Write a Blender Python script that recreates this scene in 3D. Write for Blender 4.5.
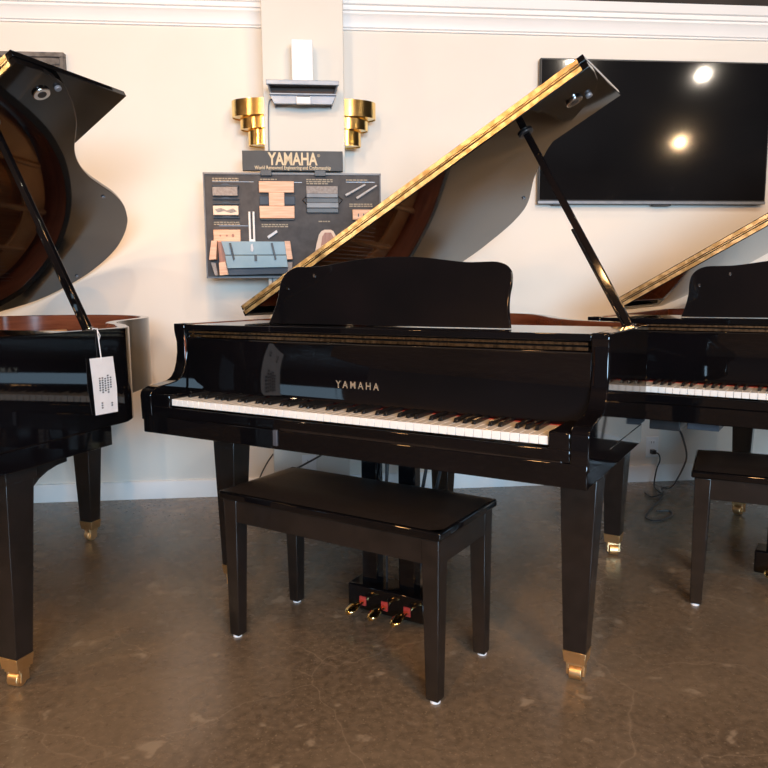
import bpy, bmesh, math, random
from math import sin, cos, radians, pi
from mathutils import Vector, Matrix
random.seed(4)
C = bpy.context.scene.collection
for o in list(bpy.data.objects): bpy.data.objects.remove(o)

# ------------------------------------------------------------------ camera
F_PX, PITCH, ROLL, HC = 716.9, radians(7.4513), radians(0.4763), 1.069
cd = bpy.data.cameras.new('camera'); cam = bpy.data.objects.new('camera', cd); C.objects.link(cam)
cd.sensor_width = 36; cd.sensor_fit = 'HORIZONTAL'; cd.lens = 36 * F_PX / 768; cd.clip_end = 60
rv = Vector((cos(ROLL), -sin(PITCH)*sin(ROLL), -cos(PITCH)*sin(ROLL)))
uv = Vector((sin(ROLL), sin(PITCH)*cos(ROLL), cos(PITCH)*cos(ROLL)))
fw = Vector((0, cos(PITCH), -sin(PITCH)))
cam.matrix_world = Matrix(((rv.x, uv.x, -fw.x, 0), (rv.y, uv.y, -fw.y, 0), (rv.z, uv.z, -fw.z, HC), (0, 0, 0, 1)))
bpy.context.scene.camera = cam

# ------------------------------------------------------------------ world, lights, exposure
vs = bpy.context.scene.view_settings
vs.view_transform = 'Standard'; vs.look = 'None'; vs.gamma = 1; vs.use_curve_mapping = False
vs.exposure = 0.0
w = bpy.data.worlds.new('world'); bpy.context.scene.world = w; w.use_nodes = True
w.node_tree.nodes['Background'].inputs[0].default_value = (.75, .85, 1, 1)
w.node_tree.nodes['Background'].inputs[1].default_value = 1.0

# room frame: X along the display wall, Y towards the wall, origin on the wall
RY, RYAW = 3.7622, radians(5.4484)
RM = Matrix.Translation((0, RY, 0)) @ Matrix.Rotation(RYAW, 4, 'Z')
def area(name, loc, target, sx, sy, power, col, spread=pi):
    l = bpy.data.lights.new(name, 'AREA'); l.shape = 'RECTANGLE'; l.size = sx; l.size_y = sy
    l.energy = power; l.color = col; l.spread = spread
    o = bpy.data.objects.new(name, l); C.objects.link(o)
    p = RM @ Vector(loc); t = RM @ Vector(target)
    o.location = p; o.rotation_euler = (t - p).to_track_quat('-Z', 'Y').to_euler(); return o
def spot(name, loc, target, power, col, angle=70, blend=.7, r=.05):
    l = bpy.data.lights.new(name, 'SPOT'); l.energy = power; l.color = col; l.spot_size = radians(angle); l.spot_blend = blend
    l.shadow_soft_size = r
    o = bpy.data.objects.new(name, l); C.objects.link(o)
    p = RM @ Vector(loc); t = RM @ Vector(target)
    o.location = p; o.rotation_euler = (t - p).to_track_quat('-Z', 'Y').to_euler(); return o
DAY = (.50, .76, 1.0); WARM = (1.0, .68, .38)
area('daylight_shopfront', (.4, -8.2, 1.75), (0, 0, 1.3), 2.8, 1.1, 450, DAY)
NEUT = (1.0, .86, .70)
for i, (x, y, tx, tz, pw) in enumerate([(-2.3, -2.5, -2.1, 1.2, 80), (-.8, -2.6, -1.1, 1.1, 100), (.5, -2.6, .5, 1.3, 84), (1.75, -2.2, 1.7, 1.3, 80), (3.0, -2.5, 2.9, 1.3, 70)]):
    spot('track_spot', (x, y, 2.88), (tx, 0, tz), pw*.50, NEUT, 90, .8, .03)
spot('ceiling_downlight', (4.25, -5.27, 2.88), (1.6, 0, 1.4), 40, WARM, 100, .9, .035)
spot('lid_edge_fill', (-3.9, -2.3, 2.0), (-.2, -1.2, 1.2), 90, WARM, 90, .8, .08)  # added light with no fixture, brightens the brass lid edges
for x, tx, tz, pw in ((-.75, -1.12, .45, 85), (.75, 1.3, .35, 40)):  # added orange fill to warm the low wall behind the pianos
    spot('low_wall_fill', (x, -1.05, 2.88), (tx, 0, tz), pw, (1.0, .50, .17), 40, 1.0, .04)
for x, y in [(-3.2, -3.7), (-1.2, -4.3), (.8, -3.9), (-2.4, -6.2), (.1, -6.6), (1.3, -5.6)]:  # added ambient fill: warm points out of view, softening the shadows' colour
    l = bpy.data.lights.new('warm_fill_point', 'POINT'); l.energy = 95; l.color = (1.0, .52, .20); l.shadow_soft_size = .12
    o = bpy.data.objects.new('warm_fill_point', l); C.objects.link(o); o.location = RM @ Vector((x, y, 2.6))

# ------------------------------------------------------------------ materials
def mat(name, col, rough=.5, metal=0, coat=0, spec=.5, emis=None, coat_rough=.02):
    m = bpy.data.materials.new(name); m.use_nodes = True
    b = m.node_tree.nodes['Principled BSDF']
    b.inputs['Base Color'].default_value = (*col, 1); b.inputs['Roughness'].default_value = rough
    b.inputs['Metallic'].default_value = metal; b.inputs['Coat Weight'].default_value = coat
    b.inputs['Coat Roughness'].default_value = coat_rough
    b.inputs['Specular IOR Level'].default_value = spec
    return m
def noisy(m, c1, c2, scale, detail=4, stretch=(1, 1, 1), bump=0, rough=None, lo=.35, hi=.65):
    nt = m.node_tree; N = nt.nodes; L = nt.links; b = N['Principled BSDF']
    tc = N.new('ShaderNodeTexCoord'); mp = N.new('ShaderNodeMapping'); mp.inputs['Scale'].default_value = stretch
    n = N.new('ShaderNodeTexNoise'); n.inputs['Scale'].default_value = scale; n.inputs['Detail'].default_value = detail
    r = N.new('ShaderNodeValToRGB'); r.color_ramp.elements[0].position = lo; r.color_ramp.elements[1].position = hi
    r.color_ramp.elements[0].color = (*c1, 1); r.color_ramp.elements[1].color = (*c2, 1)
    L.new(tc.outputs['Object'], mp.inputs[0]); L.new(mp.outputs[0], n.inputs[0]); L.new(n.outputs[0], r.inputs[0]); L.new(r.outputs[0], b.inputs['Base Color'])
    if bump:
        bp = N.new('ShaderNodeBump'); bp.inputs['Strength'].default_value = bump; bp.inputs['Distance'].default_value = .002
        L.new(n.outputs[0], bp.inputs['Height']); L.new(bp.outputs[0], b.inputs['Normal'])
    if rough:
        mr = N.new('ShaderNodeMapRange'); mr.inputs[3].default_value = rough[0]; mr.inputs[4].default_value = rough[1]
        L.new(n.outputs[0], mr.inputs[0]); L.new(mr.outputs[0], b.inputs['Roughness'])
    return m
BLACK = noisy(mat('polished_ebony', (.003, .003, .004), .04, spec=.5), (.0025, .0025, .003), (.004, .0035, .0045), 3)
SATIN = noisy(mat('satin_black_lacquer', (.014, .010, .008), .22), (.012, .009, .0075), (.018, .013, .011), 20)
DESKB = noisy(mat('music_desk_black', (.004, .004, .005), .06), (.004, .004, .005), (.006, .005, .006), 5)
LEATHER = noisy(mat('black_leather', (.012, .009, .008), .38), (.011, .009, .008), (.018, .014, .012), 160, bump=.25)
IVORY = noisy(mat('white_key_acrylic', (.86, .85, .80), .18), (.84, .83, .79), (.88, .87, .83), 9)
EBONY = noisy(mat('black_key_plastic', (.008, .008, .009), .25), (.007, .007, .008), (.012, .012, .012), 30)
BRASS = noisy(mat('brass', (.92, .66, .26), .16, 1), (.88, .60, .22), (.95, .72, .32), 14)
HINGE = noisy(mat('hinge_brass', (.80, .66, .42), .36, 1), (.52, .40, .22), (.90, .78, .54), 38, stretch=(1, 8, 1), lo=.40, hi=.60)
COPPER = noisy(mat('satin_brass', (.88, .60, .30), .42, 1), (.84, .56, .27), (.92, .64, .34), 30)
CHROME = noisy(mat('chrome', (.75, .75, .77), .12, 1), (.70, .70, .72), (.80, .80, .82), 20)
FELT = noisy(mat('red_felt', (.35, .03, .03), .9), (.30, .02, .02), (.42, .05, .04), 200)
PLATE = noisy(mat('bronze_plate', (.62, .33, .14), .38, .6), (.55, .28, .11), (.68, .38, .17), 8)
WOODIN = noisy(mat('red_mahogany_veneer', (.20, .06, .03), .22), (.15, .045, .02), (.27, .085, .04), 5, stretch=(1, 1, 10))
SPRUCE = noisy(mat('spruce_soundboard', (.55, .28, .11), .35), (.48, .22, .08), (.62, .34, .15), 6, stretch=(18, 1, 1))
STEEL = noisy(mat('steel_strings', (.6, .58, .55), .3, 1), (.55, .52, .5), (.65, .63, .6), 50)
GOLDPAINT = noisy(mat('gold_lettering', (.66, .52, .33), .5), (.62, .48, .30), (.70, .56, .36), 40)
SILVER = noisy(mat('brushed_silver', (.50, .50, .52), .5, .2), (.46, .46, .48), (.56, .56, .58), 60)
PALEBRASS = noisy(mat('inlaid_brass', (.50, .42, .32), .4, .6), (.45, .38, .28), (.55, .46, .36), 40)
PAPER = noisy(mat('white_paper', (.82, .80, .80), .8), (.80, .78, .78), (.85, .83, .83), 30)
GREYCARD = noisy(mat('grey_card', (.16, .16, .165), .8), (.14, .14, .145), (.18, .18, .185), 60)
INK = noisy(mat('dark_ink', (.05, .05, .06), .8), (.04, .04, .05), (.08, .08, .09), 60)
WHITEPL = noisy(mat('white_plastic', (.80, .82, .84), .4), (.79, .81, .83), (.83, .85, .87), 10)
GREYPL = noisy(mat('grey_metal', (.25, .28, .33), .35, .3), (.23, .26, .31), (.28, .31, .36), 20)
DARKPL = noisy(mat('dark_plastic', (.02, .02, .022), .4), (.018, .018, .02), (.026, .026, .028), 20)
BROWNIN = noisy(mat('dark_brown_recess', (.05, .025, .015), .6), (.04, .02, .012), (.06, .03, .018), 10)
BOARD = noisy(mat('charcoal_board', (.058, .055, .058), .6, spec=.3), (.050, .047, .050), (.072, .069, .072), 25)
SIGNBK = noisy(mat('sign_black', (.022, .022, .024), .5), (.02, .02, .022), (.028, .028, .03), 20)
LIGHTWOOD = noisy(mat('light_maple', (.74, .44, .29), .5), (.66, .37, .23), (.80, .52, .36), 9, stretch=(1, 12, 12))
MIDWOOD = noisy(mat('mid_brown_wood', (.36, .15, .09), .45), (.30, .12, .07), (.42, .19, .12), 9, stretch=(12, 1, 1))
CREAMWOOD = noisy(mat('cream_wood', (.75, .58, .46), .5), (.7, .53, .41), (.8, .64, .52), 9)
FELTGREY = noisy(mat('grey_felt', (.30, .27, .26), .8), (.25, .22, .21), (.36, .33, .32), 90)
BLUEGL = noisy(mat('blue_grey_lacquer', (.22, .33, .40), .35, spec=.3), (.20, .31, .38), (.26, .37, .44), 8)
FRAMEG = noisy(mat('grey_frame', (.14, .145, .16), .4), (.12, .125, .14), (.17, .175, .19), 20)
CAPT = noisy(mat('beige_print', (.34, .29, .21), .6), (.28, .24, .17), (.40, .34, .26), 90)
DULLB = noisy(mat('dull_dark_brass', (.16, .12, .08), .35, 1), (.06, .045, .03), (.24, .18, .12), 30, stretch=(3, 1, 1))
BLUEDK = noisy(mat('dark_blue_lacquer', (.05, .07, .10), .5, spec=.2), (.045, .065, .095), (.07, .09, .12), 8)
SCREEN = noisy(mat('switched_off_screen', (.006, .006, .007), .08), (.005, .005, .006), (.008, .008, .009), 2)
WALLM = noisy(mat('cream_wall_paint', (.80, .75, .68), .75), (.79, .74, .67), (.81, .76, .69), 3, bump=.05)
COLM = noisy(mat('pale_cream_paint', (.69, .665, .61), .7), (.68, .655, .60), (.70, .675, .62), 3)
PANELG = noisy(mat('dark_blue_grey_metal', (.06, .065, .08), .5), (.05, .055, .07), (.075, .08, .095), 25)
TRIMM = noisy(mat('white_trim_paint', (.86, .85, .84), .45), (.85, .84, .83), (.87, .86, .85), 5)
DARKC = noisy(mat('dark_open_ceiling', (.03, .022, .018), .8), (.02, .015, .012), (.045, .033, .026), 3)
ROOMM = noisy(mat('brown_room_paint', (.055, .04, .03), .7), (.05, .036, .026), (.06, .044, .033), 2)
FRAMEM = noisy(mat('weathered_frame_wood', (.10, .085, .08), .5), (.07, .06, .055), (.17, .15, .14), 30, stretch=(1, 6, 1))
# floor: worn sealed brown concrete
FLOOR = mat('worn_concrete', (.1, .08, .055), .4)
def floor_nodes():
    nt = FLOOR.node_tree; N = nt.nodes; L = nt.links; b = N['Principled BSDF']
    tc = N.new('ShaderNodeTexCoord')
    def noise(s, d=6, dist=0):
        n = N.new('ShaderNodeTexNoise'); n.inputs['Scale'].default_value = s; n.inputs['Detail'].default_value = d
        n.inputs['Distortion'].default_value = dist; L.new(tc.outputs['Object'], n.inputs[0]); return n
    def ramp(src, p0, p1, c0, c1):
        r = N.new('ShaderNodeValToRGB'); e = r.color_ramp.elements; e[0].position = p0; e[1].position = p1
        e[0].color = (*c0, 1); e[1].color = (*c1, 1); L.new(src, r.inputs[0]); return r
    def mix(f, a, c):
        m = N.new('ShaderNodeMix'); m.data_type = 'RGBA'; L.new(f, m.inputs[0]); L.new(a, m.inputs[6])
        if isinstance(c, tuple): m.inputs[7].default_value = (*c, 1)
        else: L.new(c, m.inputs[7])
        return m.outputs[2]
    n1 = noise(1.3, 5, .4); base = ramp(n1.outputs[0], .38, .62, (.100, .077, .052), (.172, .137, .095))
    n2 = noise(45, 8); g = ramp(n2.outputs[0], .35, .75, (0, 0, 0), (.6, .6, .6))
    c = mix(g.outputs[0], base.outputs[0], (.26, .20, .14))
    n3 = noise(11, 14, .2); s = ramp(n3.outputs[0], .63, .68, (0, 0, 0), (.55, .55, .55))
    # worn patches only on the trodden area nearer the customer side
    sep = N.new('ShaderNodeSeparateXYZ'); L.new(tc.outputs['Object'], sep.inputs[0])
    mr = N.new('ShaderNodeMapRange'); mr.inputs[1].default_value = 2.5; mr.inputs[2].default_value = 1.5; L.new(sep.outputs[1], mr.inputs[0])
    mm = N.new('ShaderNodeMath'); mm.operation = 'MULTIPLY'; L.new(s.outputs[0], mm.inputs[0]); L.new(mr.outputs[0], mm.inputs[1])
    c = mix(mm.outputs[0], c, (.38, .32, .24))
    v = N.new('ShaderNodeTexVoronoi'); v.feature = 'DISTANCE_TO_EDGE'; v.inputs['Scale'].default_value = 2.2
    nd = noise(3, 3); mx = N.new('ShaderNodeMix'); mx.data_type = 'RGBA'; mx.inputs[0].default_value = .25
    L.new(tc.outputs['Object'], mx.inputs[6]); L.new(nd.outputs[1], mx.inputs[7]); L.new(mx.outputs[2], v.inputs[0])
    s2 = ramp(v.outputs[0], .0, .005, (.28, .28, .28), (0, 0, 0))
    mm2 = N.new('ShaderNodeMath'); mm2.operation = 'MULTIPLY'; L.new(s2.outputs[0], mm2.inputs[0]); L.new(mr.outputs[0], mm2.inputs[1])
    c = mix(mm2.outputs[0], c, (.42, .34, .25))
    n5 = noise(120, 3); s5 = ramp(n5.outputs[0], .60, .72, (0, 0, 0), (.6, .6, .6)); c = mix(s5.outputs[0], c, (.34, .27, .19))
    n6 = noise(60, 3); s6 = ramp(n6.outputs[0], .28, .36, (.5, .5, .5), (0, 0, 0)); c = mix(s6.outputs[0], c, (.07, .05, .035))
    L.new(c, b.inputs['Base Color'])
    rr = N.new('ShaderNodeMapRange'); rr.inputs[3].default_value = .17; rr.inputs[4].default_value = .36; L.new(n3.outputs[0], rr.inputs[0])
    L.new(rr.outputs[0], b.inputs['Roughness'])
    bp = N.new('ShaderNodeBump'); bp.inputs['Strength'].default_value = .15; bp.inputs['Distance'].default_value = .002
    L.new(n2.outputs[0], bp.inputs['Height']); L.new(bp.outputs[0], b.inputs['Normal'])
floor_nodes()

# ------------------------------------------------------------------ mesh helpers
def box(bm, x0, x1, y0, y1, z0, z1, f=None):
    vv = [bm.verts.new(f((x, y, z)) if f else (x, y, z)) for z in (z0, z1) for y in (y0, y1) for x in (x0, x1)]
    for q in ((0, 2, 3, 1), (4, 5, 7, 6), (0, 1, 5, 4), (2, 6, 7, 3), (0, 4, 6, 2), (1, 3, 7, 5)): bm.faces.new([vv[i] for i in q])
def prism(bm, pts, a0, a1, f):
    """pts: 2D polygon; f(p, a) -> 3D"""
    A = [bm.verts.new(f(p, a0)) for p in pts]; B = [bm.verts.new(f(p, a1)) for p in pts]
    n = len(pts); bm.faces.new(A); bm.faces.new(B[::-1])
    for i in range(n): bm.faces.new((A[i], B[i], B[(i+1) % n], A[(i+1) % n]))
def frustum(bm, c0, h0, c1, h1):
    """tapered square post between centre c0 (half sizes h0) and c1 (h1)"""
    A = [bm.verts.new((c0[0]+sx*h0[0], c0[1]+sy*h0[1], c0[2])) for sx, sy in ((-1, -1), (1, -1), (1, 1), (-1, 1))]
    B = [bm.verts.new((c1[0]+sx*h1[0], c1[1]+sy*h1[1], c1[2])) for sx, sy in ((-1, -1), (1, -1), (1, 1), (-1, 1))]
    bm.faces.new(A[::-1]); bm.faces.new(B)
    for i in range(4): bm.faces.new((A[i], A[(i+1) % 4], B[(i+1) % 4], B[i]))
def tube(bm, pts, r, n=8, cap=True):
    pts = [Vector(p) for p in pts]; rings = []
    up = Vector((0, 0, 1)); prev = None
    for i, p in enumerate(pts):
        t = (pts[min(i+1, len(pts)-1)] - pts[max(i-1, 0)]).normalized()
        if prev is None:
            a = t.cross(up); a = a if a.length > .05 else t.cross(Vector((1, 0, 0)))
        else:
            a = prev - t*prev.dot(t)
        a.normalize(); prev = a; b = t.cross(a)
        rr = r[i] if isinstance(r, (list, tuple)) else r
        rings.append([bm.verts.new(p + rr*(cos(2*pi*k/n)*a + sin(2*pi*k/n)*b)) for k in range(n)])
    for i in range(len(rings)-1):
        for k in range(n): bm.faces.new((rings[i][k], rings[i][(k+1) % n], rings[i+1][(k+1) % n], rings[i+1][k]))
    if cap: bm.faces.new(rings[0][::-1]); bm.faces.new(rings[-1])
def sweep(pts, n=6):
    """catmull-rom through points"""
    P = [Vector(p) for p in pts]; P = [P[0]*2-P[1]] + P + [P[-1]*2-P[-2]]; out = []
    for i in range(1, len(P)-2):
        for k in range(n):
            t = k/n; a, b, c, d = P[i-1:i+3]
            out.append(.5*((2*b)+(c-a)*t+(2*a-5*b+4*c-d)*t*t+(3*b-a-3*c+d)*t**3))
    out.append(P[-2]); return out
def obj(name, bm, m, parent=None, bevel=0, angle=35, seg=2):
    bmesh.ops.recalc_face_normals(bm, faces=bm.faces)
    for f in bm.faces: f.smooth = True
    for e in bm.edges:
        e.smooth = len(e.link_faces) == 2 and e.calc_face_angle(0) < radians(angle)
    me = bpy.data.meshes.new(name); bm.to_mesh(me); bm.free()
    for x in (m if isinstance(m, list) else [m]): me.materials.append(x)
    o = bpy.data.objects.new(name, me); C.objects.link(o)
    if parent: o.parent = parent
    if bevel:
        b = o.modifiers.new('bevel', 'BEVEL'); b.width = bevel; b.segments = seg; b.limit_method = 'ANGLE'; b.angle_limit = radians(40)
        b.harden_normals = False
    return o
def B(): return bmesh.new()
def tag(o, label, cat, group=None):
    o['label'] = label; o['category'] = cat
    if group: o['group'] = group
    return o
def thing(name, label, cat, loc=(0, 0, 0), rz=0, group=None):
    o = bpy.data.objects.new(name, None); C.objects.link(o); o.empty_display_size = .05
    o.location = loc; o.rotation_euler = (0, 0, rz); return tag(o, label, cat, group)
def struct(name, bm, m, bevel=0):
    o = obj(name, bm, m, None, bevel); o['kind'] = 'structure'; o.matrix_world = RM; return o
def copy_tree(o, parent=None):
    c = o.copy(); C.objects.link(c); c.parent = parent
    for ch in list(o.children): copy_tree(ch, c)
    return c
def text(name, body, size, m, parent, loc, rot, sx=1, depth=.001, bold=0):
    cu = bpy.data.curves.new(name, 'FONT'); cu.body = body; cu.size = size; cu.extrude = depth; cu.offset = bold
    cu.align_x = 'CENTER'; cu.resolution_u = 3
    t = bpy.data.objects.new(name, cu); C.objects.link(t); bpy.context.view_layer.update()
    me = bpy.data.meshes.new_from_object(t.evaluated_get(bpy.context.evaluated_depsgraph_get()))
    bpy.data.objects.remove(t); me.name = name; me.materials.clear(); me.materials.append(m)
    o = bpy.data.objects.new(name, me); C.objects.link(o); o.parent = parent
    o.location = loc; o.rotation_euler = rot; o.scale = (sx, 1, 1); return o

# ------------------------------------------------------------------ room shell (room frame)
X0, X1, Y0, ZC = -4.2, 6.0, -8.5, 3.0
bm = B(); box(bm, X0-.1, X1+.1, Y0-.1, .1, -.1, 0); struct('floor', bm, FLOOR)
bm = B(); box(bm, X0-.1, X1+.1, Y0-.1, .1, ZC, ZC+.1); struct('ceiling', bm, DARKC)
bm = B(); box(bm, X0, X1, 0, .1, 0, 2.49); struct('wall_back', bm, WALLM)
bm = B(); box(bm, X0, X1, .002, .1, 2.49, ZC); struct('wall_back_upper', bm, DARKC)
bm = B(); box(bm, X0-.1, X0, Y0, .1, 0, ZC); struct('wall_left', bm, ROOMM)
bm = B(); box(bm, X1, X1+.1, Y0, .1, 0, ZC); struct('wall_right', bm, ROOMM)
# shopfront wall with its long window opening
bm = B(); box(bm, X0, -.9, Y0-.1, Y0, 0, ZC); box(bm, 2.3, X1, Y0-.1, Y0, 0, ZC); box(bm, -.9, 2.3, Y0-.1, Y0, 0, 1.1); box(bm, -.9, 2.3, Y0-.1, Y0, 2.4, ZC)
struct('wall_front', bm, ROOMM)
bm = B()
for x in (-.9, .68, 2.25): box(bm, x, x+.05, Y0-.08, Y0-.02, 1.1, 2.4)
box(bm, -.9, 2.3, Y0-.08, Y0-.02, 1.1, 1.15); box(bm, -.9, 2.3, Y0-.08, Y0-.02, 2.35, 2.4)
struct('window_1', bm, DARKPL)
# column
CX0, CX1, CD = -.576, -.198, .22
bm = B(); box(bm, CX0, CX1, -CD, 0, 0, 2.8); struct('wall_pillar', bm, COLM, .004)
# crown moulding profile (y out from wall, z)
crown = [(0, 2.345), (.012, 2.345), (.012, 2.352), (.02, 2.356), (.028, 2.40), (.040, 2.412), (.040, 2.422), (.050, 2.426), (.052, 2.445), (.062, 2.450), (.075, 2.49), (0, 2.49)]
for n, a, b in (('trim_1', X0, CX0), ('trim_2', CX1, X1)):
    bm = B(); prism(bm, crown, a, b, lambda p, x: (x, -p[0], p[1])); struct(n, bm, TRIMM)
bprof = [(0, 0), (.016, 0), (.016, .082), (.010, .092), (0, .094)]
for n, a, b in (('baseboard_left', X0, CX0), ('baseboard_right', CX1, X1)):
    bm = B(); prism(bm, bprof, a, b, lambda p, x: (x, -p[0], p[1])); struct(n, bm, TRIMM)
bm = B(); box(bm, CX0-.012, CX1+.012, -CD-.014, -CD, 0, .09); box(bm, CX0-.014, CX0, -CD, -.014, 0, .09); box(bm, CX1, CX1+.014, -CD, -.014, 0, .09)
struct('baseboard_pillar', bm, TRIMM, .002)

# ------------------------------------------------------------------ grand piano
LID_SHORT = [(1.4615, .508), (1.4615, .57), (1.447, .65), (1.405, .725), (1.33, .79), (1.224, .865), (1.16, .94), (1.109, 1.016), (1.048, 1.117), (.997, 1.22), (.944, 1.325), (.885, 1.41), (.807, 1.479), (.735, 1.52), (.664, 1.549), (.56, 1.585), (.42, 1.60), (.26, 1.585), (.10, 1.50), (0, 1.36)]
LID_LONG = [(1.4615, .508), (1.4615, .60), (1.447, .68), (1.41, .745), (1.36, .81), (1.297, .872), (1.182, .961), (1.113, 1.043), (1.06, 1.138), (1.022, 1.238), (.982, 1.349), (.93, 1.45), (.864, 1.536), (.808, 1.593), (.716, 1.659), (.595, 1.715), (.46, 1.735), (.30, 1.715), (.12, 1.62), (0, 1.46)]
def outline(L, W, inset, y0):
    k = W/1.4419
    pts = []
    for t, y in (LID_SHORT if L < 1.65 else LID_LONG)[1:]:
        pts.append((t*k*.9932 - (.012*k if y > .8 and t > .3 else 0), y - (.012 if y > 1.3 else 0)))
    pts = [(W-.0, .50)] + pts
    sm = [Vector((p.x, p.y)) for p in sweep([(a, b, 0) for a, b in pts], 6)]
    sm = [Vector((W, y0))] + sm + [Vector((0, y0))]
    if inset:
        out = []
        for i, p in enumerate(sm):
            a = sm[max(i-1, 0)]; b = sm[min(i+1, len(sm)-1)]; t = (b-a)
            if i == 0: t = sm[1]-p
            if i == len(sm)-1: t = p-sm[-2]
            t.normalize(); n = Vector((-t.y, t.x)); out.append(p + n*inset)
        sm = out
    return sm
def caster(parent, x, y, rot):
    r = radians(rot)
    def f(p): return (x + cos(r)*p[0]-sin(r)*p[1], y + sin(r)*p[0]+cos(r)*p[1], p[2])
    bm = B(); box(bm, -.025, .025, -.020, .020, .044, .054, f); box(bm, -.025, -.0185, -.015, .015, .014, .046, f); box(bm, .0185, .025, -.015, .015, .014, .046, f)
    obj('caster_fork', bm, COPPER, parent, .001)
    bm = B(); n = 20
    prism(bm, [(.021*cos(2*pi*k/n)-.004, .0212+.021*sin(2*pi*k/n)) for k in range(n)], -.017, .017, lambda p, a: f((a, p[0], p[1])))
    obj('caster_wheel', bm, COPPER, parent, .002)
def make_leg(root, x, y, bracket=0, crot=0):
    bm = B(); frustum(bm, (x, y, .088), (.031, .028), (x, y+.012, .575), (.049, .045)); box(bm, x-.055, x+.055, y-.038, y+.062, .575, .618)
    if bracket:
        arc = [(y+.05, .585), (y+.18, .618), (y+.18, .588)]
        arc = [(y+.05, .618), (y+.19, .618), (y+.19, .588)] + [(y+.19-.145*sin(a), .588-.088*(1-cos(a))) for a in [radians(q) for q in range(15, 91, 15)]]
        prism(bm, arc, x-.035, x+.035, lambda p, a: (a, p[0], p[1]))
    leg = obj('leg', bm, SATIN, root, .0025)
    bm = B(); frustum(bm, (x, y, .053), (.0285, .0255), (x, y, .088), (.0325, .0295)); obj('ferrule', bm, COPPER, leg, .001)
    caster(leg, x, y, crot)
    return leg
def make_piano(label, L, W, al, flap, proploc, with_box, legs):
    root = thing('grand_piano', label, 'piano')
    zt, zb = .9623, .618; AT = .043
    # rim
    O = outline(L, W, .0, .16); O = [Vector((max(0, min(W, p.x)), p.y)) for p in O]
    I = outline(L, W, .036, .16)
    I = [Vector((max(.036, min(W-.036, p.x)), p.y)) for p in I]
    bm = B(); n = len(O); z0 = .672
    v = [[bm.verts.new((p.x, p.y, z)) for p in lst] for lst, z in ((O, z0), (O, zt), (I, zt), (I, z0))]
    for r in range(4):
        a, b = v[r], v[(r+1) % 4]
        for i in range(n-1):
            f = bm.faces.new((a[i], a[i+1], b[i+1], b[i])); f.material_index = 1 if r == 2 else 0
    bm.faces.new([v[r][0] for r in range(4)]); bm.faces.new([v[r][-1] for r in range(4)][::-1])
    rim = obj('rim', bm, [BLACK, WOODIN], root, .003)
    # arms with the curved cheeks
    prof = [(.003, .655), (0, .735), (.003, .747), (.010, .755), (.030, .762), (.085, .768), (.115, .773), (.135, .783), (.150, .802), (.160, .83), (.167, .865), (.167, .90), (.161, .925), (.158, .94), (.158, zt), (.20, zt), (.20, .655)]
    for a, b in ((-.010, AT-.004), (W-AT, W+.001)):
        bm = B(); prism(bm, prof, a, b, lambda p, x: (x, p[0], p[1])); obj('arm', bm, BLACK, root, .003)
    # keybed
    bm = B(); box(bm, -.002, W-.002, .002, .60, .614, .672); obj('keybed', bm, BLACK, root, .003)
    KS = 1.2236*W/1.4419; k0 = W*.0845; k1 = k0+KS
    bm = B(); box(bm, AT, W-AT, .004, .022, .672, .703); obj('key_slip', bm, BLACK, root, .003)
    for a, b in ((AT, k0-.002), (k1+.002, W-AT)):
        bm = B(); box(bm, a, b, .004, .165, .70, .744); obj('cheek_block', bm, BLACK, root, .004)
    # fallboard, slightly leaning, ledge, hinge line
    fy = lambda z: .163 + (z-.735)*.06
    bm = B(); prism(bm, [(.163, .725), (.158, .738), (.162, .75), (.171, .905), (.166, .915), (.20, .915), (.20, .725)], AT, W-AT, lambda p, x: (x, p[0], p[1]))
    fb = obj('fallboard', bm, BLACK, root, .002)
    bm = B(); box(bm, AT+.01, W-AT-.01, .170, .180, .918, .926); box(bm, AT+.01, W-AT-.01, .166, .176, .932, .938)
    obj('fallboard_hinge', bm, DULLB, fb)
    bm = B(); box(bm, k0, k1, .152, .160, .716, .7315); obj('felt_strip', bm, FELT, root)
    t = text('brand_lettering', 'Y A M A H A', .030, PALEBRASS, fb, (W/2+.005, .1615, .783), (radians(90), 0, 0), .90, .0006, .0003)
    # shelf above action
    bm = B(); box(bm, AT, W-AT, .160, .52, .942, .960); obj('music_shelf', bm, BLACK, root, .002)
    bm = B(); box(bm, AT, W-AT, .20, .22, .915, .945); obj('stretcher', bm, SATIN, root)
    # music desk
    D = [(.298, .9615), (.306, .99), (.312, 1.02), (.3145, 1.05), (.313, 1.08), (.316, 1.108), (.324, 1.124), (.340, 1.138), (.366, 1.147), (.405, 1.148), (.46, 1.1485), (.53, 1.157), (.60, 1.166), (.66, 1.170), (.721, 1.1715)]
    s = W/1.442; D = [(a*s, b) for a, b in D]
    pts = D + [(W-a, b) for a, b in D[::-1][1:]]
    sm = [(p.x, p.y) for p in sweep([(a, b, 0) for a, b in pts], 3)]
    ta = math.atan(.36)
    bm = B(); prism(bm, sm, 0, .016, lambda p, a: (p[0], .288+a+(p[1]-.9615)*.36, p[1]))
    dk = obj('music_desk', bm, DESKB, root, .002)
    for px, pz in ((.352, 1.078), (.452, 1.118)):
        bm = B(); nn = 10; yy = .2865+(pz-.9615)*.36
        prism(bm, [(px+.004*cos(2*pi*i/nn), pz+.006*sin(2*pi*i/nn)) for i in range(nn)], yy-.002, yy+.004, lambda p, a: (p[0], a, p[1])); obj('screw', bm, CHROME, dk)
    # keys
    wk = None; bk = None; pitch = KS/52
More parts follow.
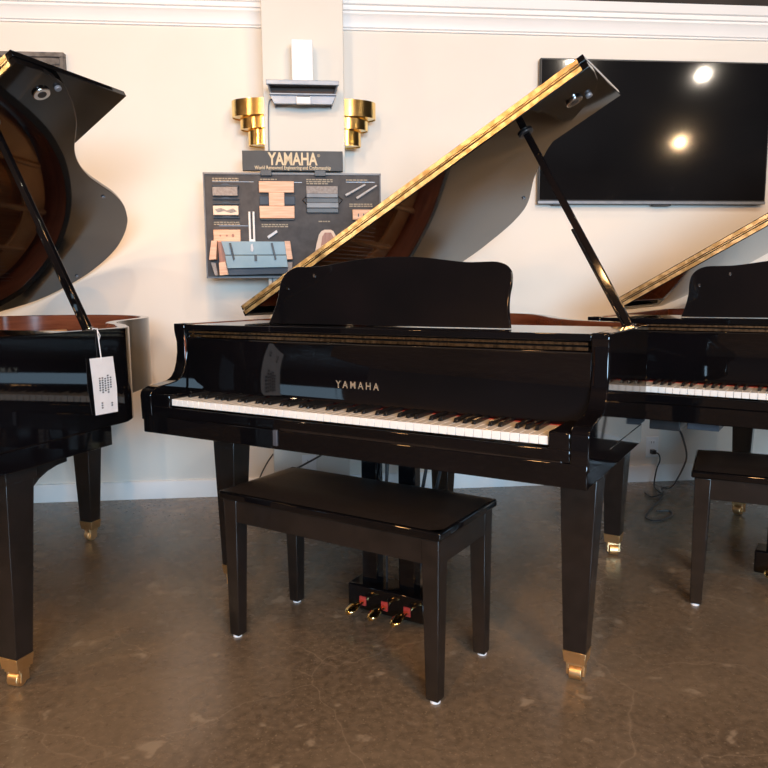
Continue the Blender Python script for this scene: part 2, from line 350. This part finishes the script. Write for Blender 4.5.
    for i in range(52):
        if wk is None:
            bm = B(); box(bm, .0004, pitch-.0007, .012, .155, .709, .730); wk = obj('white_key', bm, IVORY, root, .0008, seg=1); wk.location.x = k0; wk0 = wk
        else:
            o = wk0.copy(); C.objects.link(o); o.parent = root; o.location.x = k0+i*pitch
        note = i % 7   # 0=A 1=B 2=C 3=D 4=E 5=F 6=G
        if i < 51 and note in (0, 2, 3, 5, 6):
            off = {0: .0015, 2: -.0015, 3: .0015, 5: -.002, 6: 0}[note]
            x = k0+(i+1)*pitch+off
            if bk is None:
                bm = B()
                A = [bm.verts.new(p) for p in ((-.0055, .062, .7302), (.0055, .062, .7302), (.0055, .156, .7302), (-.0055, .156, .7302))]
                T = [bm.verts.new(p) for p in ((-.0047, .069, .7415), (.0047, .069, .7415), (.0047, .156, .7415), (-.0047, .156, .7415))]
                bm.faces.new(A[::-1]); bm.faces.new(T)
                for q in range(4): bm.faces.new((A[q], A[(q+1) % 4], T[(q+1) % 4], T[q]))
                bk = obj('black_key', bm, EBONY, root, .001, seg=1); bk.location.x = x
            else:
                o = bk.copy(); C.objects.link(o); o.parent = root; o.location.x = x
    # soundboard, plate and strings
    S = outline(L, W, .043, .20); S = [(max(.04, min(W-.04, p.x)), max(.2, p.y)) for p in S]
    bm = B(); prism(bm, S, .80, .81, lambda p, a: (p[0], p[1], a)); obj('soundboard', bm, SPRUCE, root)
    Pn = outline(L, W, .085, .50); Pn = [(max(.08, min(W-.08, p.x)), max(.5, p.y)) for p in Pn]
    bm = B(); m = len(Pn)
    Pi = outline(L, W, .20, .62); Pi = [(max(.2, min(W-.2, p.x)), max(.62, p.y)) for p in Pi]
    vv = [[bm.verts.new((q[0], q[1], z)) for q in lst] for lst, z in ((Pn, .865), (Pn, .880), (Pi, .880), (Pi, .865))]
    for r in range(4):
        a, b = vv[r], vv[(r+1) % 4]
        for i in range(m): bm.faces.new((a[i], a[(i+1) % m], b[(i+1) % m], b[i]))
    for (xa, ya, xb, yb) in ((.33, .5, .30, L-.15), (.55, .5, .50, L-.10), (.80, .5, .72, L-.22), (1.03, .5, .98, 1.0)):
        tube(bm, [(xa, ya, .885), (xb, yb, .885)], .014, 6)
    obj('cast_plate', bm, PLATE, root, .002)
    bm = B(); box(bm, .08, W-.08, .50, .60, .865, .902); obj('pin_block_web', bm, PLATE, root, .004)
    bm = B()
    for i in range(56):
        u = i/55; xa = .12+u*(W-.27); ye = (L-.12)-(L-.12-.78)*u**.8
        tube(bm, [(xa, .60, .892), (xa*(1-.1*(1-u))+.02*(1-u), ye, .886)], .0009, 3, False)
    so = obj('strings', bm, STEEL, root); so['kind'] = 'stuff'
    bm = B()
    for i in range(40):
        xa = .13+i*(W-.35)/39; box(bm, xa, xa+.012, .66, .70, .893, .915)
    dm = obj('dampers', bm, DESKB, root, .001); dm['kind'] = 'stuff'
    bm = B()
    for (xa, ya, xb, yb) in ((.3, .6, .25, L-.1), (.75, .6, .55, L-.1), (1.2, .6, .9, 1.2)):
        tube(bm, [(xa, ya, .745), (xb, yb, .745)], .035, 4)
    obj('back_posts', bm, WOODIN, root)
    # lid
    ar = radians(al); zl = .975; lw = 1.4615*W/1.4419
    def lp(t, y, h): return (t*cos(ar)-h*sin(ar), y, zl+t*sin(ar)+h*cos(ar))
    lo = [Vector((p[0]*W/1.4419, p[1], 0)) for p in (LID_SHORT if L < 1.65 else LID_LONG)]
    ls = [(p.x, p.y) for p in [lo[0]] + sweep(lo[1:], 6)]
    bm = B(); prism(bm, ls + [(0, .508)], 0, .020, lambda p, h: lp(p[0], p[1], h)); lid = obj('lid', bm, BLACK, root, .002)
    bm = B(); box(bm, 0, lw, .510, .508+flap, .024, .044, lambda p: lp(*p)); obj('lid_flap', bm, BLACK, lid, .002)
    bm = B()
    for h0 in (.003, .027):
        box(bm, .01, lw-.02, .5045, .508, h0, h0+.0135, lambda p: lp(*p))
    box(bm, .01, lw-.02, .503, .5105, .0205, .0235, lambda p: lp(*p))
    obj('piano_hinge', bm, HINGE, lid)
    def disc(name, t, y, r, h0, h1, mt, nn=20):
        bm = B(); prism(bm, [(t+r*cos(2*pi*i/nn), y+r*sin(2*pi*i/nn)) for i in range(nn)], h0, h1, lambda p, h: lp(p[0], p[1], h)); obj(name, bm, mt, lid, .002)
    disc('prop_cup', 1.375, .655, .026, -.008, 0, CHROME); disc('prop_cup', 1.375, .655, .014, -.0095, -.006, DARKPL)
    disc('rubber_bumper', 1.415, .685, .010, -.010, 0, GREYPL)
    disc('prop_cup', proploc[1][0], proploc[1][1], .024, -.008, 0, DARKPL)
    disc('rubber_bumper', .955, 1.25 if L < 1.65 else 1.30, .007, -.006, 0, GREYPL)
    disc('rubber_bumper', .35, L-.06, .007, -.006, 0, GREYPL)
    # prop
    a = Vector((W-.020, proploc[0], zt-.01)); b = Vector(lp(proploc[1][0], proploc[1][1], -.006))
    bm = B(); d = (b-a).normalized(); sx = d.cross(Vector((0, 1, 0))).normalized(); sy = d.cross(sx)
    def pf(p): return a + sx*p[0] + sy*p[1] + d*p[2]
    Ln = (b-a).length
    box(bm, -.011, .009, -.008, .008, 0, Ln, pf)
    pr = obj('lid_prop', bm, BLACK, root, .002)
    bm = B(); box(bm, .010, .017, -.006, .006, .0, Ln*.5, pf); obj('half_prop', bm, BLACK, pr, .002)
    bm = B(); box(bm, -.014, .016, -.010, .010, -.002, .014, pf); obj('prop_socket', bm, CHROME, pr, .002)
    # legs
    make_leg(root, legs[0], .283, 1, 25); make_leg(root, W-.090, .283, 1, 5); tx, ty = legs[1:]; tl = make_leg(root, tx, ty, 0, -20)
    bm = B(); box(bm, tx-.06, tx+.06, ty-.06, ty+.07, .618, .80); obj('tail_leg_block', bm, SATIN, root, .004)
    # pedal lyre
    cx = W/2-.003
    bm = B(); box(bm, cx-.16, cx+.16, .32, .42, .590, .618); ly = obj('pedal_lyre', bm, SATIN, root, .003)
    for xx in (cx-.070, cx+.070):
        bm = B(); box(bm, xx-.030, xx+.030, .345, .385, .104, .592); obj('lyre_post', bm, BLACK, ly, .004)
    bm = B(); box(bm, cx-.135, cx+.150, .310, .405, .022, .108); obj('pedal_box', bm, BLACK, ly, .006)
    for k, q in enumerate((-.083, 0, .083)):
        x = cx+.008+q; bm = B()
        path = sweep([(x, .312, .050), (x, .285, .056), (x, .262, .058), (x, .240, .054), (x-.002, .218, .048)], 4)
        nn = len(path); wd = [(.008+.010*max(0, (i/nn-.35))/.65) for i in range(nn)]
        # flattened tongue with round end
        rings = []
        for i, p in enumerate(path):
            u = i/(nn-1); wq = .0085 + .0105*min(1, max(0, (u-.25)/.35)); 
            if u > .8: wq *= math.sqrt(max(.06, 1-((u-.8)/.2)**2))
            rings.append([bm.verts.new((p.x+wq*cos(a_), p.y, p.z+.007*sin(a_))) for a_ in [2*pi*j/12 for j in range(12)]])
        for i in range(nn-1):
            for j in range(12): bm.faces.new((rings[i][j], rings[i][(j+1) % 12], rings[i+1][(j+1) % 12], rings[i+1][j]))
        bm.faces.new(rings[0]); bm.faces.new(rings[-1][::-1])
        obj('pedal', bm, BRASS, ly)
        bm = B(); box(bm, x-.012, x+.012, .306, .3115, .040, .070); obj('pedal_slot_felt', bm, FELT, ly)
    for q in (-.11, .06, .12):
        bm = B(); tube(bm, [(cx+q*.6, .40, .10), (cx+q, .56, .62)], .006, 8); obj('lyre_brace', bm, DARKPL, ly)
    for q in (-.02, .03):
        bm = B(); tube(bm, [(cx+q, .372, .10), (cx+q, .372, .60)], .0035, 8); obj('pedal_rod', bm, DARKPL, ly)
    if with_box:
        bm = B(); box(bm, .27, .39, .12, .26, .560, .617); cb = obj('control_box', bm, DARKPL, root, .003)
        bm = B(); box(bm, .385, .47, .14, .26, .572, .617); obj('socket_panel', bm, GREYPL, cb, .002)
    return root
def place(root, pose): root.location = (pose[0], pose[1], 0); root.rotation_euler = (0, 0, radians(pose[2]))
PC, PR, PL = (-.790, 2.3159, -30.727), (.700, 2.604, -33.19), (-2.369, 2.068, -20.88)
pianoC = make_piano('black grand piano in the middle, with lettering on its fallboard and a full keyboard showing', 1.60, 1.452, 28.68, .434, (.50, (1.209, .640)), False, (.110, .552, 1.10))
pianoR = make_piano('black grand piano at the right edge, partly below the wall television', 1.60, 1.452, 30.2, .434, (.50, (1.209, .640)), False, (.082, .44, 1.12))
pianoL = make_piano('black grand piano at the left edge, with a white price tag on its side', 1.735, 1.4324, 30.26, .463, (.555, (1.209, .598)), False, (.100, .675, 1.275))
for p, q in ((pianoC, PC), (pianoR, PR), (pianoL, PL)): place(p, q)
# control box and latch under individual pianos
bm = B(); box(bm, .24, .345, .12, .26, .560, .617); cb = obj('control_box', bm, DARKPL, pianoR, .003)
bm = B(); box(bm, .365, .47, .14, .26, .568, .617); sp = obj('socket_panel', bm, PANELG, pianoR, .002)
bm = B(); box(bm, .545, .560, -.004, .012, .625, .672); obj('key_lock_catch', bm, PANELG, pianoC, .002)
bm = B(); box(bm, .565, 1.39, .004, .010, .622, .680); obj('lower_rail', bm, SATIN, pianoC, .002)

# ------------------------------------------------------------------ benches
def make_bench(label, cat='bench'):
    r = thing('piano_bench', label, cat)
    bw, bd = .70, .293
    bm = B()
    box(bm, -.030, bw+.030, -.030, bd+.030, .446, .470)
    obj('seat_board', bm, BLACK, r, .006, seg=3)
    # domed leather pad
    bm = B(); nx, ny = 28, 14; g = []
    for j in range(ny+1):
        row = []
        for i in range(nx+1):
            u, v = i/nx, j/ny; e = min(1, min(u, 1-u)*bw/.06)**.5; e2 = min(1, min(v, 1-v)*bd/.06)**.5
            row.append(bm.verts.new((-.022+u*(bw+.044), -.022+v*(bd+.044), .4705+.014*e*e2)))
        g.append(row)
    for j in range(ny):
        for i in range(nx): bm.faces.new((g[j][i], g[j][i+1], g[j+1][i+1], g[j+1][i]))
    bot = [g[0][i] for i in range(nx+1)] + [g[j][nx] for j in range(1, ny+1)] + [g[ny][i] for i in range(nx-1, -1, -1)] + [g[j][0] for j in range(ny-1, 0, -1)]
    bm.faces.new(bot[::-1])
    obj('leather_pad', bm, LEATHER, r, angle=60)
    bm = B(); a, b, t = -.018, .020, .020
    box(bm, a, bw-a, a, a+t, .376, .448); box(bm, a, bw-a, bd-a-t, bd-a, .376, .448)
    box(bm, a, a+t, a+t, bd-a-t, .376, .448); box(bm, bw-a-t, bw-a, a+t, bd-a-t, .376, .448)
    obj('apron', bm, SATIN, r, .002)
    for sx, x in ((1, 0), (-1, bw)):
        for sy, y in ((1, 0), (-1, bd)):
            bm = B(); frustum(bm, (x+sx*.002, y+sy*.002, .008), (.0185, .0185), (x+sx*.006, y+sy*.006, .446), (.026, .026))
            lg = obj('leg', bm, SATIN, r, .003)
            bm = B(); nn = 14; prism(bm, [(x+.014*cos(2*pi*i/nn), y+.014*sin(2*pi*i/nn)) for i in range(nn)], 0, .0085, lambda p, z: (p[0], p[1], z)); obj('glide', bm, PAPER, lg)
    return r
b1 = make_bench('black leather-topped piano bench in front of the middle grand piano'); place(b1, (-.465, 2.126, -32.2))
b2 = copy_tree(b1); b2['label'] = 'black piano bench cut by the right edge, below the right-hand piano'; place(b2, (1.052, 2.322, -26))
b1['group'] = b2['group'] = 'matching piano benches'
for p in (pianoC, pianoR, pianoL): p['group'] = 'grand pianos on the showroom floor'

# ------------------------------------------------------------------ price tag on left piano (piano frame)
def M4(pose): return Matrix.Translation((pose[0], pose[1], 0)) @ Matrix.Rotation(radians(pose[2]), 4, 'Z')
ML = M4(PL)
bm = B(); xs = 1.4385
prism(bm, [(.518, .882), (.612, .881), (.617, .79), (.620, .713), (.529, .716), (.521, .80)], 0, .0008, lambda p, a: ML @ Vector((xs+a+(.004 if .75 < p[1] < .85 else 0), p[0], p[1])))
tg = tag(obj('price_tag', bm, PAPER), 'white paper price tag hanging by a string on the side of the left piano', 'price tag')
bm = B(); tube(bm, [ML @ Vector(p) for p in ((1.410, .558, .9655), (1.436, .558, .966), (1.4375, .560, .93), (1.4395, .564, .872))], .0016, 6); tube(bm, [ML @ Vector(p) for p in ((1.4375, .555, .966), (1.438, .566, .945), (1.4375, .560, .93))], .001, 5)
obj('string', bm, PAPER, tg)
bm = B()
for i, (y, z0, z1) in enumerate([(.545, .785, .822), (.556, .778, .825), (.567, .782, .822), (.578, .776, .826), (.589, .79, .824), (.55, .733, .75), (.59, .735, .745)]):
    z = z0
    while z < z1:
        box(bm, xs+.0050, xs+.0056, y, y+.006, z, z+.004, lambda p: ML @ Vector(p)); z += .007
obj('printed_text', bm, INK, tg)
MC = M4(PC)

# ------------------------------------------------------------------ wall television (room frame)
def rthing(name, label, cat, loc):
    t = thing(name, label, cat); t.matrix_world = RM @ Matrix.Translation(loc); return t
tv = rthing('television', 'large black wall television, switched off, above the right-hand piano', 'television', (.801, 0, 1.5055))
TW, TH = 1.240, .718
bm = B(); box(bm, .0, TW, -.048, -.022, 0, TH); obj('housing', bm, DARKPL, tv, .003)
bm = B(); box(bm, .008, TW-.008, -.0495, -.047, .020, TH-.008); obj('screen', bm, SCREEN, tv)
bm = B(); box(bm, 0, TW, -.051, -.047, 0, .014); obj('lower_bezel', bm, GREYPL, tv, .001)
bm = B(); box(bm, .35, .9, -.022, -.001, .2, .55); obj('wall_bracket', bm, DARKPL, tv)
bm = B(); box(bm, .08, .14, -.046, -.028, -.006, .001); box(bm, .62, .72, -.046, -.028, -.008, .001); obj('sensor_strip', bm, DARKPL, tv)

# ------------------------------------------------------------------ picture frame top left
pf_ = rthing('picture_frame', 'grey-brown wooden picture frame on the wall behind the left piano lid', 'picture frame', (-1.52, 0, 2.203))
FWd, FHt, ft = .85, .62, .055
def ring(bm, x0, x1, z0, z1, t, y0, y1):
    box(bm, x0, x1, y0, y1, z1-t, z1); box(bm, x0, x1, y0, y1, z0, z0+t); box(bm, x0, x0+t, y0, y1, z0+t, z1-t); box(bm, x1-t, x1, y0, y1, z0+t, z1-t)
bm = B(); ring(bm, -FWd, 0, -FHt, 0, .022, -.035, 0); obj('outer_moulding', bm, FRAMEM, pf_, .003)
bm = B(); ring(bm, -FWd+.022, -.022, -FHt+.022, -.022, .033, -.026, 0); obj('inner_moulding', bm, FRAMEM, pf_, .004)
bm = B(); box(bm, -FWd+.05, -.05, -.012, -.004, -FHt+.05, -.05); obj('picture', bm, GREYCARD, pf_)

# ------------------------------------------------------------------ sconces on both sides of the column
def sconce(label, xface, s):
    t = rthing('wall_sconce', label, 'wall lamp', (xface, -.115, 1.85))
    for i, (r, d, z0, z1) in enumerate(((.157, .092, .043, .119), (.119, .072, -.012, .060), (.083, .054, -.085, .005))):
        bm = B(); n = 28; th = .003; rings = []
        for rr, zz in ((0, z0), (0, z1), (th, z1), (th, z0)):
            rings.append([bm.verts.new((s*(r-rr)*sin(a), -(d-rr)*cos(a), zz)) for a in [pi*k/n for k in range(n+1)]])
        for q in range(4):
            for k in range(n): bm.faces.new((rings[q][k], rings[q][k+1], rings[(q+1) % 4][k+1], rings[(q+1) % 4][k]))
        for k in (0, n): bm.faces.new([rings[q][k] for q in range(4)])
        obj('shade_tier', bm, BRASS, t)
        bm = B(); prism(bm, [(s*(r-.004)*sin(pi*k/n), -(d-.004)*cos(pi*k/n)) for k in range(n+1)], z0+.004, z0+.007, lambda p, z: (p[0], p[1], z)); obj('tier_floor', bm, BRASS, t)
    return t
sconce('gold three-tiered wall sconce on the left side of the column', CX0, -1)
sconce('gold three-tiered wall sconce on the right side of the column', CX1, 1)

# ------------------------------------------------------------------ display unit on the column: post and tray
ps = rthing('speaker_mount', 'white box post with a grey angled tray below it, on the column above the sign', 'wall mount', (-.39, -CD, 2.0))
bm = B(); box(bm, -.048, .048, -.10, 0, .0, .195); obj('post', bm, WHITEPL, ps, .003)
hw, hb = .160, .132
bm = B()   # tray shell: slanted sides, open front slot
prism(bm, [(-.12, .005), (-.12, -.006), (-.02, -.082), (0, -.082), (0, .005)], 0, .006, lambda p, a: (-hw+a+(.028*(-p[1]/.082)), p[0], p[1]))
prism(bm, [(-.12, .005), (-.12, -.006), (-.02, -.082), (0, -.082), (0, .005)], 0, .006, lambda p, a: (hw-a-(.028*(-p[1]/.082)), p[0], p[1]))
box(bm, -hw, hw, -.125, 0, -.002, .008)
tr = obj('tray_shell', bm, GREYPL, ps, .001)
bm = B(); box(bm, -hw-.004, hw+.004, -.130, -.118, -.010, .010); obj('front_lip', bm, GREYPL, ps, .002)
bm = B(); prism(bm, [(-hw+.008, -.040), (hw-.008, -.040), (hb, -.082), (-hb, -.082)], -.085, -.070, lambda p, a: (p[0], a, p[1])); obj('lower_panel', bm, GREYPL, ps, .001)
bm = B(); box(bm, -hw+.008, hw-.008, -.098, -.070, -.046, -.038); obj('shelf_edge', bm, GREYPL, ps, .002)
bm = B(); box(bm, -hw+.014, hw-.014, -.060, -.050, -.05, -.002); obj('recess_back', bm, BROWNIN, ps)
bm = B(); box(bm, -.030, .034, -.105, -.083, -.086, -.052); obj('small_box', bm, WHITEPL, ps, .002)
bm = B(); box(bm, -.028, .032, -.1065, -.105, -.056, -.052); obj('small_box_lid', bm, DARKPL, ps)
# grey cable down the column edge
bm = B(); tube(bm, [RM @ Vector(p) for p in sweep([(-.535, -CD-.004, 1.96), (-.548, -CD-.005, 1.945), (-.553, -CD-.005, 1.90), (-.556, -CD-.005, 1.74), (-.558, -CD-.005, 1.3), (-.555, -CD-.005, 1.04), (-.553, -CD-.005, .6), (-.552, -CD-.005, .30)], 6)], .0035, 6)
tag(obj('grey_cable', bm, GREYPL), 'thin grey cable running down the left edge of the column', 'cable')

# ------------------------------------------------------------------ sign and sample board
YB = -CD-.035   # front plane of board
K = 1-.035/3.54
def bx(u): return (-.865+(u-203)*.828/176)*K
def bz(v): return 1.069+((1.622-(v-172.5)*.487/104.5)-1.069)*K
sg = rthing('brand_sign', 'black YAMAHA sign with gold letters on top of the sample board', 'sign', (0, 0, 0))
bm = B(); box(bm, bx(241.5), bx(341.5), YB-.015, YB+.01, bz(170.5), bz(151)); obj('sign_panel', bm, SIGNBK, sg, .001)
text('brand_name', 'YAMAHA', .078, GOLDPAINT, sg, (bx(291.5), YB-.0155, bz(164.6)), (radians(90), 0, 0), .70, .0008, .0022)
text('slogan', 'World Renowned Engineering and Craftsmanship', .0235, GOLDPAINT, sg, (bx(291.5), YB-.0155, bz(169.2)), (radians(90), 0, 0), .75, .0005, .0002)
text('registered_mark', '®', .018, GOLDPAINT, sg, (bx(317.3), YB-.0155, bz(156.8)), (radians(90), 0, 0), 1, .0005)
bm = B(); 
for u in (259, 313): box(bm, bx(u), bx(u+11), YB-.02, YB, bz(175.5), bz(170))
obj('clip', bm, DARKPL, sg, .001)
bd_ = rthing('sample_board', 'charcoal board with mounted piano part samples, under the YAMAHA sign', 'display board', (0, 0, 0))
bm = B(); box(bm, bx(203), bx(379), YB, -CD-.010, bz(277), bz(172.5)); obj('panel', bm, BOARD, bd_, .001)
bm = B(); box(bm, bx(202), bx(380), YB-.006, YB+.004, bz(174), bz(172.2)); box(bm, bx(202), bx(276), YB-.006, YB+.004, bz(277.5), bz(276)); box(bm, bx(202), bx(203.3), YB-.006, YB+.004, bz(277.5), bz(172.2)); box(bm, bx(378.8), bx(380), YB-.006, YB+.004, bz(277.5), bz(172.2))
obj('frame', bm, FRAMEG, bd_)
def sample(name, m, u0, u1, v0, v1, d=.02, bev=.002, parent=None, y=0):
    bm = B(); box(bm, bx(u0), bx(u1), YB-d-y, YB-y, bz(v1), bz(v0)); return obj(name, bm, m, parent or bd_, bev)
def hexa(name, m, pts, d, y=0, parent=None, bev=.001):
    bm = B(); prism(bm, [(bx(u), bz(v)) for u, v in pts], YB-d-y, YB-y, lambda p, a: (p[0], a, p[1])); return obj(name, bm, m, parent or bd_, bev)
# captions: small gold print, illegible in the photo
for (u0, u1, v, rows) in ((211, 237, 177.4, 2), (258.5, 275, 178, 1), (304.5, 331, 178, 3), (344.5, 367, 178.2, 1), (347.5, 371.5, 202.4, 2), (211, 237, 220.8, 2), (258.5, 285, 223, 2), (316, 328, 219.8, 1)):
    bm = B()
    for r in range(rows):
        u = u0; random.seed(int(u0*10+r))
        while u < u1-r*2:
            wd = random.uniform(1.6, 4.2); box(bm, bx(u), bx(min(u+wd, u1)), YB-.0012, YB, bz(v+r*2.0+1.15), bz(v+r*2.0)); u += wd+.7
    obj('caption', bm, CAPT, bd_)
for (u0, u1, v) in ((211, 252, 180.9), (258.5, 300, 181.2), (216, 246, 224.6), (344.5, 374, 180.6)): sample('caption_rule', GREYPL, u0, u1, v, v+.5, .001, 0)
sample('hammer_felt_sample', FELTGREY, 211.3, 236, 187, 195.5, .022); sample('hammer_felt_backing', DARKPL, 212, 237, 185.5, 188, .018)
for v in (184.6, 198, 202.5, 216.3): hexa('wire_clip', BLUEDK, [(211, v), (219, v), (222, v-1.6), (226, v-1.6), (229, v), (237, v), (237, v+1), (211, v+1)], .012)
sample('hammer_wood_sample', CREAMWOOD, 211.3, 236.3, 205.3, 214.6, .022)
hexa('grain_inlay', FELTGREY, [(213, 209), (219, 207.5), (225, 210), (231, 208), (235, 211), (229, 212.5), (222, 210.5), (216, 212)], .002, .022)
wb = sample('tuning_block_sample', LIGHTWOOD, 210.8, 237.5, 229, 241, .022)
for u in (217.5, 224): hexa('bored_hole', MIDWOOD, [(u+1*cos(a), 235+1*sin(a)) for a in [k*pi/4 for k in range(8)]], .001, .022, wb, 0)
hexa('bored_hole', MIDWOOD, [(230+1.4*cos(a), 235+1.8*sin(a)) for a in [k*pi/4 for k in range(8)]], .001, .022, wb, 0)
for u in (246.8, 250.9): 
    bm = B(); tube(bm, [(bx(u), YB-.012, bz(211)), (bx(u), YB-.012, bz(240))], .0052, 10); obj('tuning_fork_rod', bm, WHITEPL, bd_)
sample('fork_base', WHITEPL, 245.7, 252, 238.5, 241, .016)
ib = sample('joint_top_rail', LIGHTWOOD, 257.2, 292, 181, 192.2, .024)
sample('joint_stem', LIGHTWOOD, 266.8, 282.2, 192.2, 205.5, .024); sample('joint_bottom_rail', LIGHTWOOD, 257.2, 292, 205.5, 217.8, .024)
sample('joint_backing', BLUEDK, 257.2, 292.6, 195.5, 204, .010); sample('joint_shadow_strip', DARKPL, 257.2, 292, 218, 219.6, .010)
for u in (266.8, 282.2): pass
hexa('silver_pin', SILVER, [(263.8, 235.6), (273.5, 229.2), (274.6, 231.6), (265.2, 238)], .014)
# centre rail sample
sample('rail_felt', FELTGREY, 304.3, 336, 185.3, 196.2, .012); sample('rail_steel', FRAMEG, 304.3, 336, 192.8, 197, .020); sample('rail_slot', DARKPL, 304.3, 336.5, 197, 202, .012)
sample('rail_steel', FRAMEG, 304.3, 336.5, 202, 207.2, .020); sample('rail_slot', DARKPL, 304.3, 336.5, 207.2, 212, .012)
for s, u in ((-1, 304.5), (1, 336.5)):
    bm = B(); tube(bm, [(bx(u), YB-.01, bz(195.5)), (bx(u+s*4.5), YB-.01, bz(199)), (bx(u), YB-.01, bz(203.5))], .0022, 6); obj('hook', bm, CHROME, bd_)
for a, b in (((343.8, 194.6), (364, 183.6)), ((355, 197.5), (375.5, 184.5))):
    bm = B(); tube(bm, [(bx(a[0]), YB-.015, bz(a[1])), (bx(b[0]), YB-.015, bz(b[1]))], [.0065, .0045], 10); obj('steel_rod_sample', bm, SILVER, bd_)
bb_ = sample('bridge_block_sample', LIGHTWOOD, 350.6, 373.3, 208.8, 219, .022)
for u in (356, 361.3, 364, 369.7): hexa('bridge_pin', DARKPL, [(u, 213), (u+1, 213), (u+1, 216), (u, 216)], .001, .022, bb_, 0)
sample('bridge_block_base', MIDWOOD, 354, 363.5, 219, 230, .020)
# arched hammer-shank sample
arch = [(309, 266), (311, 255), (313.5, 243), (316, 234), (318.5, 230.6), (322, 229), (328, 229), (331, 230.6), (333.5, 236), (335.5, 246), (337.5, 257), (339, 266)]
hexa('laminated_rim_sample', CREAMWOOD, arch, .018)
hexa('rim_core', MIDWOOD, [(314, 266), (317, 250), (319.5, 236), (322, 232), (328.5, 232), (331, 237), (333, 250), (335, 266)], .002, .018)
hexa('rim_layer', CREAMWOOD, [(313, 256), (315, 250), (319, 245), (324, 243), (329, 245), (333, 250), (336, 257), (333, 259), (329, 252), (324, 249), (319, 252), (316, 258)], .002, .0195)
hexa('rim_layer', CREAMWOOD, [(316, 262), (319, 258), (324, 256), (330, 259), (333, 264), (330, 264), (324, 260), (319, 263)], .002, .0195)
# soundboard model in a wooden tray
def tilt(name, m, pts, d, y):  # slab in front of board
    return hexa(name, m, pts, d, y)
hexa('model_end_block', LIGHTWOOD, [(209.5, 240.5), (215, 240.5), (213.5, 259), (206.5, 259.5)], .06)
hexa('model_end_block', LIGHTWOOD, [(281.5, 241), (287, 241), (289.3, 259), (283.5, 259.5)], .06)
hexa('model_foot', FELTGREY, [(208, 262), (212.5, 262), (214.5, 275), (211.5, 275)], .05); hexa('model_foot', FELTGREY, [(283.5, 262), (289, 262), (288, 271), (284, 272)], .05)
hexa('model_wood_block', LIGHTWOOD, [(215.5, 262), (222, 261), (225, 274), (216, 275)], .04)
hexa('model_core', MIDWOOD, [(215, 241), (220, 241), (224, 262), (216, 264)], .03)
hexa('blue_top_plate', BLUEGL, [(219, 241), (281.5, 241.5), (283, 254.5), (222.5, 254.5)], .055)
hexa('blue_front_plate', BLUEGL, [(222.5, 255.3), (283, 255.3), (284.5, 267), (224.5, 268)], .065)
hexa('dark_lower_plate', BLUEDK, [(224.5, 268.5), (284.5, 267.5), (284, 273.5), (225.5, 274.8)], .05)
for u, v, l in ((228, 243, 16), (269, 243, 16)): hexa('black_spring', DARKPL, [(u-1, v), (u+1, v), (u+4.2, v+l), (u+2.6, v+l+1.5)], .008, .065)
hexa('centre_button', SILVER, [(248, 244.5), (250, 243.5), (251, 249), (249.5, 252), (247.5, 250)], .006, .056)
hexa('centre_button', DARKPL, [(251.5, 255), (254, 255), (254, 261), (251.5, 261)], .008, .065)

# ------------------------------------------------------------------ outlets and cords
def outlet(label, x, y, z):
    t = rthing('wall_outlet', label, 'outlet', (x, y, z))
    bm = B(); box(bm, -.036, .036, -.006, 0, -.058, .058); obj('cover_plate', bm, WHITEPL, t, .003)
    for q in (-.024, .024):
        bm = B(); box(bm, -.017, .017, -.009, -.005, q-.014, q+.014); rc = obj('socket', bm, WHITEPL, t, .003)
        bm = B(); box(bm, -.008, -.005, -.0095, -.0085, q-.003, q+.008); box(bm, .005, .008, -.0095, -.0085, q-.003, q+.008); obj('slots', bm, DARKPL, rc)
outlet('white wall outlet on the wall between the middle and right pianos', 1.492, 0, .195)
outlet('white wall outlet low on the column, seen above the bench seat', -.40, -CD, .20)
def w2(x, y, z): return Vector((x, y, z))
op = RM @ Vector((1.487, -.012, .170))
bm = B(); box(bm, 1.478, 1.500, -.040, -.008, .160, .182, lambda p: RM @ Vector(p))
path = [RM @ Vector(p) for p in ((1.487, -.035, .17), (1.505, -.055, .165), (1.512, -.06, .13), (1.495, -.06, .08))] + [w2(1.459, 3.779, .012)] + [w2(a, b, .006) for a, b in ((1.443, 3.682), (1.441, 3.607), (1.392, 3.52), (1.302, 3.388), (1.228, 3.265), (1.221, 3.22), (1.243, 3.19), (1.30, 3.218), (1.355, 3.276), (1.367, 3.33), (1.332, 3.339), (1.304, 3.34))]
tube(bm, sweep(path, 6), .004, 7)
tag(obj('power_cord', bm, DARKPL), 'black power cord plugged into the wall outlet and coiled on the floor', 'power cord')
bm = B(); MR = M4(PR)
path = [MR @ Vector((.325, .20, .562)), MR @ Vector((.33, .28, .50)), w2(1.30, 3.02, .34), w2(1.42, 3.38, .16), w2(1.50, 3.66, .03), w2(1.47, 3.70, .016), w2(1.441, 3.615, .014), w2(1.371, 3.573, .006), w2(1.362, 3.647, .006)]
tube(bm, sweep(path, 6), .004, 7); tag(obj('power_cord', bm, DARKPL), 'black cord dropping from the box under the right piano down to the floor', 'power cord')
bm = B()
path = [MC @ Vector((.36, .62, .672)), MC @ Vector((.34, .66, .5)), w2(-.52, 3.1, .22), w2(-.60, 3.35, .10), w2(-.62, 3.42, .14), RM @ Vector((-.62, -.12, .19)), RM @ Vector((CX0-.008, -.10, .24))]
tube(bm, sweep(path, 6), .004, 7)
tag(obj('power_cord', bm, DARKPL), "black cord from under the middle piano's keyboard to the left side of the column", 'power cord')
for o in bpy.data.objects:
    if o.get('category') == 'wall lamp': o['group'] = 'gold sconces on the column'
    if o.get('category') == 'outlet': o['group'] = 'white wall outlets'
    if o.get('category') == 'power cord': o['group'] = 'black power cords'
